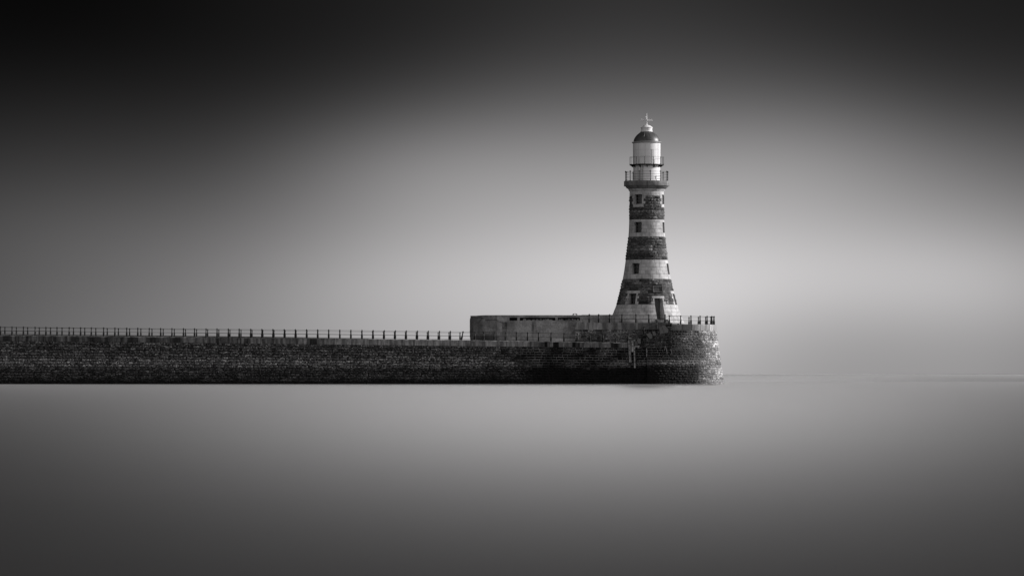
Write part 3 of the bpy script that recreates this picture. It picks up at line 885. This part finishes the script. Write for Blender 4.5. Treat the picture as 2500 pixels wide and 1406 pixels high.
for (p0, p1, kind) in bands:
    H = (p1 - p0)
    pitch = 7.2 if kind == 'D' else 10.0
    lv = [p0, p1]
    for wa, wb in wins:
        for v in (wa, wb):
            if p0 + 1 < v < p1 - 1: lv.append(v)
    if p0 + 1 < DY0 < p1 - 1: lv.append(DY0)
    lv = sorted(lv); fin = [lv[0]]
    for a, b in zip(lv, lv[1:]):
        n = max(1, round((b - a) / pitch))
        fin += [a + (b - a) * k / n for k in range(1, n + 1)]
    cl = [(TZ(fin[i + 1]), TZ(fin[i]), fin[i], fin[i + 1]) for i in range(len(fin) - 1)]
    s, bb = MB(), MB()
    for ci, (z0, z1, ya, yb) in enumerate(cl):
        hs = holes(z0, z1, ya, yb, kind == 'D')
        spans = [(A0, A0 + 2 * math.pi)]
        for h in hs: spans = subtract(spans, h)
        if kind == 'D':
            r = trad((z0 + z1) / 2); pm = (ya + yb) / 2
            for (wa, wb) in wins:
                if p0 - 6 <= wa <= p1 and wa - 5 <= pm <= wb + 7:
                    for A_ in WANG:
                        wid = HW + (.22 if ci % 2 else .42)
                        h = math.asin(min(.99, wid / r)); c = math.radians(A_)
                        for (x, y) in [q for q in subtract([(c - h, c + h)], hs[0] if False else (9, 9))]:
                            loc_sp = [(x, y)]
                            for hh_ in hs: loc_sp = subtract(loc_sp, hh_)
                            for (e, f_) in loc_sp:
                                masonry(surr.setdefault((wa, A_), MB()), bb, tsurf_band(.03), [(z0, z1)], lambda k, a, b, e=e, f_=f_: [(e * 2, f_ * 2)], (5, 6), .02, (0, 0), lambda u, z: rng.uniform(.9, 1.05), lambda u, z: 1, rough=False, back=.06, step=.15)
                        spans = subtract(spans, (c - h, c + h))
            if p0 < 700 < p1 and pm > 722:
                wid = .52 + (.3 if pm < DY0 else (.18 if ci % 2 else .42)); c = math.radians(DANG)
                h = math.asin(wid / r); loc_sp = [(c - h, c + h)]
                for hh_ in hs: loc_sp = subtract(loc_sp, hh_)
                for (e, f_) in loc_sp:
                    masonry(surr.setdefault('door', MB()), bb, tsurf_band(.03), [(z0, z1)], lambda k, a, b, e=e, f_=f_: [(e * 2, f_ * 2)], (5, 6), .02, (0, 0), lambda u, z: rng.uniform(.9, 1.05), lambda u, z: 1, rough=False, back=.06, step=.15)
                spans = subtract(spans, (c - h, c + h))
            if p0 < 700 < p1 and 699.5 < pm < 714.5:
                c = math.radians(DANG + .5); h = math.asin(.60 / r)
                spans = subtract(spans, (c - h, c + h))
                bb.face([surf_l(2 * (c - h), z0, 0), surf_l(2 * (c + h), z0, 0), surf_l(2 * (c + h), z1, 0), surf_l(2 * (c - h), z1, 0)], .8)
            masonry(s, bb, tsurf_band(0.0), [(z0, z1)], lambda k, a, b: [(x * 2, y * 2) for x, y in spans], (.75 * 2 / r, 1.35 * 2 / r), .02, (.015, .075),
                    lambda u, z: max(.3, 1 + .9 * nz(u * 1.3, z * 1.1, 8)) * rng.uniform(.6, 1.5), lambda u, z: 1.0, rough=True, back=.04, step=.2)
        else:
            r = trad((z0 + z1) / 2)
            masonry(s, bb, tsurf_band(0.0), [(z0, z1)], lambda k, a, b: [(x * 2, y * 2) for x, y in spans], (.9 * 2 / r, 1.7 * 2 / r), .022, (0, 0),
                    lambda u, z: rng.uniform(.9, 1.1), lambda u, z: 1.0, rough=False, back=.05, step=.15)
    nm = 'dark_stone_band' if kind == 'D' else 'pale_stone_band'
    o = local(s, LL).build(nm, M_RED if kind == 'D' else M_LIGHT, lh)
    local(bb, LL).build('joint_bed', M_RJOINT if kind == 'D' else M_LJOINT, o)
for key, sm_ in surr.items(): local(sm_, LL).build('door_surround' if key == 'door' else 'window_surround', M_LIGHT, lh)

# openings: reveal, frame, bars, pane
def opening(A_, py0, py1, hw, depth, sill=0.0):
    """reveal box; returns mesh builder and local frame functions"""
    a = math.radians(A_); n = Vector((math.sin(a), -math.cos(a), 0)); t = Vector((math.cos(a), math.sin(a), 0))
    C0 = Vector((TX, TY, 0))
    z1, z0 = TZ(py0), TZ(py1)
    back = min(trad(z0), trad(z1)) - depth
    def P(w, z, r): return C0 + t * w + n * r + Vector((0, 0, z))
    def edge(z, s_):      # radius along n where the wall surface crosses the jamb line
        r = trad(z); return math.sqrt(r * r - hw * hw) - .01
    m = MB(); K2 = 6
    for s_ in (-1, 1):
        rows = [[P(s_ * hw, z0 + (z1 - z0) * k / K2, edge(z0 + (z1 - z0) * k / K2, s_)) for k in range(K2 + 1)],
                [P(s_ * hw, z0 + (z1 - z0) * k / K2, back) for k in range(K2 + 1)]]
        m.grid(rows)
    N2 = 5
    for z, zb in ((z1, z1), (z0 - sill, z0 + .02)):
        outer = []
        for k in range(N2 + 1):
            w = -hw + 2 * hw * k / N2; rr_ = trad(z); outer.append(P(w, z, math.sqrt(rr_ * rr_ - w * w) - .005))
        m.grid([outer, [P(-hw + 2 * hw * k / N2, zb, back) for k in range(N2 + 1)]])
    return m, P, back, z0, z1
def plate(m, P, w0, w1, z0, z1, r0, r1, t=1.0):
    pts = [P(w0, z0, r1), P(w1, z0, r1), P(w1, z0, r0), P(w0, z0, r0), P(w0, z1, r1), P(w1, z1, r1), P(w1, z1, r0), P(w0, z1, r0)]
    m.hexa(pts, t)
for (wa, wb) in wins:
    for A_ in WANG:
        m, P, back, z0, z1 = opening(A_, wa, wb, HW, .50)
        o = local(m, LL).build('window', M_LIGHT, lh)
        pn = MB(); plate(pn, P, -HW, HW, z0, z1, back - .05, back); local(pn, LL).build('pane', M_GLASS, o)
        fr = MB()
        for w in (-HW + .04, -.16, .16, HW - .04): plate(fr, P, w - .025, w + .025, z0, z1, back + .003, back + .07)
        for f in (.03, .33, .66, .97): plate(fr, P, -HW + .01, HW - .01, z0 + (z1 - z0) * f - .022, z0 + (z1 - z0) * f + .022, back + .005, back + .06)
        local(fr, LL).build('window_frame', M_DOOR, o)
m, P, back, z0, z1 = opening(DANG, DY0, DY1, .52, .75)
dr = local(m, LL).build('doorway', M_LIGHT, lh)
q = MB(); plate(q, P, -.52, .52, z0, z1, back - .05, back); 
for s_ in (-.25, .25):
    for f in (.08, .55): plate(q, P, s_ - .19, s_ + .19, z0 + (z1 - z0) * f, z0 + (z1 - z0) * (f + .38), back + .002, back + .03)
local(q, LL).build('door', M_DOOR, dr)
q = MB(); q.tube([P(.38, z0 + 1.15, back + .03), P(.38, z0 + 1.15, back + .10), P(.28, z0 + 1.15, back + .10)], .02); local(q, LL).build('handle', M_IRON, dr)
# plaque
q = MB(); rz = trad(TZ(707)) + .02
plate(q, P, -.56, .56, TZ(713.6), TZ(700.5), rz - .3, rz + .06, .75)
pq = local(q, LL).build('plaque', M_RED, lh)
q = MB()
for (w0, w1, ya, yb) in ((-.62, .62, 699.8, 701.2), (-.62, .62, 712.8, 714.2), (-.62, -.54, 701.2, 712.8), (.54, .62, 701.2, 712.8)):
    plate(q, P, w0, w1, TZ(yb), TZ(ya), rz - .3, rz + .13, 1.6)
local(q, LL).build('plaque_moulding', M_RED, pq)
# door steps
rb = trad(TZ(785)) - .35
for k in range(4):
    q = MB(); plate(q, P, -.75, .75, ZD + .004 + .16 * k, ZD + .16 * (k + 1), back + .06, rb + 1.5 - .33 * k, .8)
    local(q, LL).build('door_step', M_COPE, lh)

# cornice and gallery deck
c = MB()
gp = [(44.6, 472), (42.2, 468.5), (42.8, 467), (44.4, 465), (44.8, 462.2), (45.6, 461.7), (45.6, 461.2), (48.5, 460.4), (51.3, 457.6), (52.0, 455.6), (55.2, 455.2), (55.6, 454.6), (55.6, 443.4), (55.0, 442.8), (30, 442.7)]
gp = [(41.9, 468.5), (42.4, 467.2), (44.2, 465.2), (44.8, 462.4), (45.6, 461.9), (45.8, 461.3), (48.5, 460.4), (51.0, 457.8), (51.8, 455.4), (55.3, 455.0), (55.6, 454.4), (55.6, 443.6), (55.0, 442.8), (30, 442.7)]
tones = [1 + .12 * rng.uniform(-1, 1) for _ in range(14)]
def ctone(f):
    k = f * 13.0
    return 0.45 if (k % 1) < .035 else tones[int(k) % 13]
c.lathe(TX, TY, [(r * K_, TZ(y)) for r, y in gp[:5]], n=364, tf=lambda f: 1.9 if ((f * 9 + .02) % 1) > .012 else .2, cap=False)
c.lathe(TX, TY, [(r * K_, TZ(y)) for r, y in gp[4:]], n=364, tf=ctone, cap=False)
local(c, LL).build('gallery_cornice', M_CORN, lh, smooth=True)
def ring_rail(name, R, zb, hgt, zr, angs, rr, pr, parent, knob):
    o = bpy.data.objects.new(name, None); COL.objects.link(o); o.parent = parent
    # one post mesh shared
    me = None
    for a in angs:
        if me is None:
            m = MB()
            pf = [(pr * 2.0, 0), (pr * 2.0, .05), (pr, .09), (pr, hgt * .93)] + ([(pr * 2, hgt * .96), (pr * 2.3, hgt), (pr * 1.6, hgt * 1.04), (.005, hgt * 1.12)] if knob else [(pr, hgt)])
            m.lathe(0, 0, pf, n=8); p = m.build('post', M_IRON, o, smooth=True); me = p.data
        else:
            p = bpy.data.objects.new('post', me); COL.objects.link(p); p.parent = o
        p.location = (R * math.sin(math.radians(a)), -R * math.cos(math.radians(a)), zb - LL[2])
    for z in zr:
        m = MB(); m.tube([(TX + R * math.sin(k * math.pi / 36), TY - R * math.cos(k * math.pi / 36), z) for k in range(72)], rr, 6, close=True)
        local(m, LL).build('rail', M_IRON, o)
    return o
ring_rail('gallery_railing', 52.3 * K_, TZ(442.8), TZ(420.3) - TZ(442.8), [TZ(v) for v in (420.6, 426.8, 433, 439.4)], [8 + 30 * k for k in range(12)], .017, .04, lh, True)
# lantern room lower drum, catwalk, lantern
w = MB()
w.lathe(TX, TY, [(33.6 * K_, TZ(442.7)), (33.6 * K_, TZ(440.5)), (32.9 * K_, TZ(440)), (32.9 * K_, TZ(404.2))], n=72)
lr = local(w, LL).build('service_room', M_WHITE, lh, smooth=True)
q = MB(); q.lathe(TX, TY, [(32 * K_, TZ(404.2)), (41.9 * K_, TZ(404.2)), (41.9 * K_, TZ(402.0)), (32 * K_, TZ(402.0))], n=72, cap=False)
cwk = local(q, LL).build('catwalk', M_IRON, lh)
for k in range(12):
    a = math.radians(-9 + 30 * k + 9); n = Vector((math.sin(a), -math.cos(a), 0)); t = Vector((math.cos(a), math.sin(a), 0)); C0 = Vector((TX, TY, 0))
    m = MB(); th = .05
    A1, A2, A3 = [C0 + n * (r * K_) + Vector((0, 0, TZ(y))) for r, y in ((32.8, 404.3), (40.5, 404.3), (32.8, 410))]
    n0 = len(m.v); m.v += [tuple(p - t * th) for p in (A1, A2, A3)] + [tuple(p + t * th) for p in (A1, A2, A3)]
    for f in ((0, 1, 2), (5, 4, 3), (0, 3, 4, 1), (1, 4, 5, 2), (2, 5, 3, 0)): m.f.append(tuple(n0 + i for i in f)); m.t.append(1)
    local(m, LL).build('bracket', M_IRON, cwk)
ring_rail('catwalk_railing', 41.4 * K_, TZ(402), TZ(384.2) - TZ(402), [TZ(384.2)], [-9 + 30 * k for k in range(12)], .013, .022, lh, False)
w = MB(); w.lathe(TX, TY, [(33.6 * K_, TZ(402.2)), (33.6 * K_, TZ(350))], n=96)
ln = local(w, LL).build('lantern_room', M_WHITE, lh, smooth=True)
q = MB()
R_ = 33.6 * K_ + .004
for A_ in (-38, -8, 22, 29, 52, 55, 82, -68):
    a = math.radians(A_)
    q.tube([(TX + R_ * math.sin(a), TY - R_ * math.cos(a), TZ(400)), (TX + R_ * math.sin(a), TY - R_ * math.cos(a), TZ(350 if A_ in (52, 55, -38, -8) else 366))], .009 if A_ != 22 else .025, 6)
q.tube([(TX + R_ * math.sin(math.radians(v)), TY - R_ * math.cos(math.radians(v)), TZ(366.7)) for v in range(-60, 62, 6)], .009, 6)
for A_ in (-25, 0): pass
local(q, LL).build('panel_seam', M_SEAM, ln)
# ladder
q = MB(); ax = [math.radians(v) for v in (-28, -18)]
R2 = 34.4 * K_
for a in ax: q.tube([(TX + R2 * math.sin(a), TY - R2 * math.cos(a), TZ(442.5)), (TX + R2 * math.sin(a), TY - R2 * math.cos(a), TZ(400))], .017, 6)
for k in range(10):
    z = TZ(441 - 4.1 * k); q.tube([(TX + R2 * math.sin(a), TY - R2 * math.cos(a), z) for a in ax], .013, 6)
local(q, LL).build('ladder', M_IRON, lh)
q = MB(); a = math.radians(-40); q.tube([(TX + R2 * math.sin(a), TY - R2 * math.cos(a), TZ(y)) for y in (442, 425, 404)], .014, 6)
a = math.radians(-35); q.tube([(TX + 34 * K_ * math.sin(a), TY - 34 * K_ * math.cos(a), TZ(y)) for y in (402, 390)], .014, 6)
local(q, LL).build('conduit', M_IRON, lh)
# eaves flange, dome, ventilator, vane
q = MB(); q.lathe(TX, TY, [(33 * K_, TZ(350.6)), (35.2 * K_, TZ(349.8)), (36.4 * K_, TZ(348.6)), (36.4 * K_, TZ(347.4)), (34 * K_, TZ(346.8)), (32 * K_, TZ(346.4))], n=72)
local(q, LL).build('eaves_flange', M_SEAM, lh, smooth=True)
dp = [(32.6, 0), (32.3, 2), (31.6, 5), (30.1, 8.5), (27.6, 12.7), (24.0, 17), (19.6, 20.6), (16.5, 23), (14.2, 25.2)]
q = MB(); q.lathe(TX, TY, [(r * K_, TZ(347.0 - h)) for r, h in dp], n=72)
dome = local(q, LL).build('dome_roof', M_DOME, lh, smooth=True)
q = MB()
for k in range(12):
    a = math.radians(15 + 30 * k)
    q.tube([(TX + (r + .05) * K_ * math.sin(a), TY - (r + .05) * K_ * math.cos(a), TZ(347.0 - h)) for r, h in dp], .012, 5)
local(q, LL).build('dome_rib', M_DOME, dome)
q = MB(); q.lathe(TX, TY, [(14.8 * K_, TZ(322.4)), (14.8 * K_, TZ(320.8)), (13.6 * K_, TZ(320.2)), (13.6 * K_, TZ(313.6)), (14.9 * K_, TZ(313.0)), (14.9 * K_, TZ(311.6)), (13.6 * K_, TZ(311.0)), (12.6 * K_, TZ(310.0)), (8.5 * K_, TZ(307.2)), (4.0 * K_, TZ(305.7)), (.8 * K_, TZ(305.3))], n=48)
local(q, LL).build('ventilator', M_WHITE, lh, smooth=True)
vane = bpy.data.objects.new('weather_vane', None); COL.objects.link(vane); vane.parent = lh
def vbox(px0, px1, py0, py1, y0, y1): return (TX + px0 * K_, TX + px1 * K_, TY + y0, TY + y1, TZ(py1), TZ(py0))
q = MB(); q.tube([(TX, TY, TZ(306)), (TX, TY, TZ(292)), (TX, TY, TZ(277.5))], [.08, .06, .04], 8); local(q, LL).build('rod', M_WHITE, vane)
q = MB(); q.tube([(TX - 11 * K_, TY, TZ(293.7)), (TX + 11 * K_, TY, TZ(293.7))], .08, 8)
q.tube([(TX, TY - 11 * K_, TZ(293.7)), (TX, TY + 11 * K_, TZ(293.7))], .04, 8); local(q, LL).build('cross_arm', M_WHITE, vane)
q = MB()
def stroke(p, r, y, w=.065): q.tube([(TX + p[0] * K_, TY + y, TZ(p[1])), (TX + r[0] * K_, TY + y, TZ(r[1]))], w, 6)
stroke((-13.8, 291.4), (-13.8, 296), 0); stroke((-13.8, 291.4), (-11, 296), 0); stroke((-11, 291.4), (-11, 296), 0)
local(q, LL).build('letter_n', M_WHITE, vane)
q = MB()
sp_ = [(13.6, 291.3), (11.6, 291.8), (11.0, 292.9), (12.2, 293.8), (13.2, 294.6), (12.8, 295.7), (10.8, 296)]
for a, b in zip(sp_, sp_[1:]): stroke(a, b, 0, .06)
local(q, LL).build('letter_s', M_WHITE, vane)
q = MB()
q.tube([(TX - 1 * K_, TY - .9, TZ(287)), (TX + .6 * K_, TY + .7, TZ(287))], .03, 6)
q.hexa([(TX - 1.9 * K_, TY + .5, TZ(289.6)), (TX - .6 * K_, TY + .5, TZ(290)), (TX + .2 * K_, TY + 1.0, TZ(290)), (TX - .8 * K_, TY + 1.0, TZ(289.6)),
        (TX - 2.0 * K_, TY + .5, TZ(284.4)), (TX - 1.2 * K_, TY + .5, TZ(286)), (TX + 1.4 * K_, TY + 1.0, TZ(286)), (TX + 1.6 * K_, TY + 1.0, TZ(284.6))])
local(q, LL).build('arrow', M_WHITE, vane)

# ------------------------------------------------------------------ small things
cb = empty('utility_cabinet', 'small grey metal cabinet at the left foot of the lighthouse', 'cabinet', loc=(PX(1505, 5), 3.6, ZD))
q = MB(); q.box(PX(1500, 4), PX(1510.5, 4), 3.3, 3.9, ZD + .004, PZ(771.5, 3.6)); local(q, (PX(1505, 5), 3.6, ZD)).build('body', M_STEEL, cb)
q = MB(); q.box(PX(1500.8, 4), PX(1509.7, 4), 3.27, 3.298, ZD + .08, PZ(772.5, 3.6)); local(q, (PX(1505, 5), 3.6, ZD)).build('door', M_STEEL, cb)
q = MB(); q.box(PX(1499.5, 4), PX(1511, 4), 3.24, 3.95, PZ(771.5, 3.6) + .001, PZ(770.5, 3.6)); local(q, (PX(1505, 5), 3.6, ZD)).build('lid', M_STEEL, cb)
def bird(px, label, flip=1):
    z = cwpz(769.3); x = PX(px, 4.0); y = 4.0
    m = MB()
    def blob(c, r, el_=(1, 1, 1), tilt=0):
        n0 = len(m.v); R, Cn = 7, 10
        for i in range(R + 1):
            th = math.pi * i / R
            for k in range(Cn):
                ph = 2 * math.pi * k / Cn
                p = Vector((math.sin(th) * math.cos(ph) * el_[0], math.sin(th) * math.sin(ph) * el_[1], math.cos(th) * el_[2])) * r
                p = Vector((p.x * math.cos(tilt) - p.z * math.sin(tilt), p.y, p.x * math.sin(tilt) + p.z * math.cos(tilt)))
                m.v.append(tuple(Vector(c) + p))
        for i in range(R):
            for k in range(Cn):
                k2 = (k + 1) % Cn; m.f.append((n0 + i * Cn + k, n0 + i * Cn + k2, n0 + (i + 1) * Cn + k2, n0 + (i + 1) * Cn + k)); m.t.append(1)
    blob((0, 0, .11), .07, (1.5, .9, 1.0), .45 * flip)
    blob((.085 * flip, 0, .19), .038)
    m.tube([(.06 * flip, 0, .14), (.08 * flip, 0, .185)], [.045, .03], 8)
    m.tube([(.11 * flip, 0, .19), (.145 * flip, 0, .182)], [.012, .003], 6)
    m.tube([(-.07 * flip, 0, .09), (-.17 * flip, 0, .05)], [.035, .015], 8)
    for s_ in (-.02, .02): m.tube([(0.01, s_, .05), (.01, s_, 0)], .006, 5)
    o = m.build('pigeon', M_BIRD, None, smooth=True); o.location = (x, y, z)
    tag(o, label, 'bird', 'birds perched on the concrete wall')
bird(1400.3, 'left of the two small dark birds perched on top of the concrete wall', 1)
bird(1407.0, 'right of the two small dark birds perched on top of the concrete wall', -1)
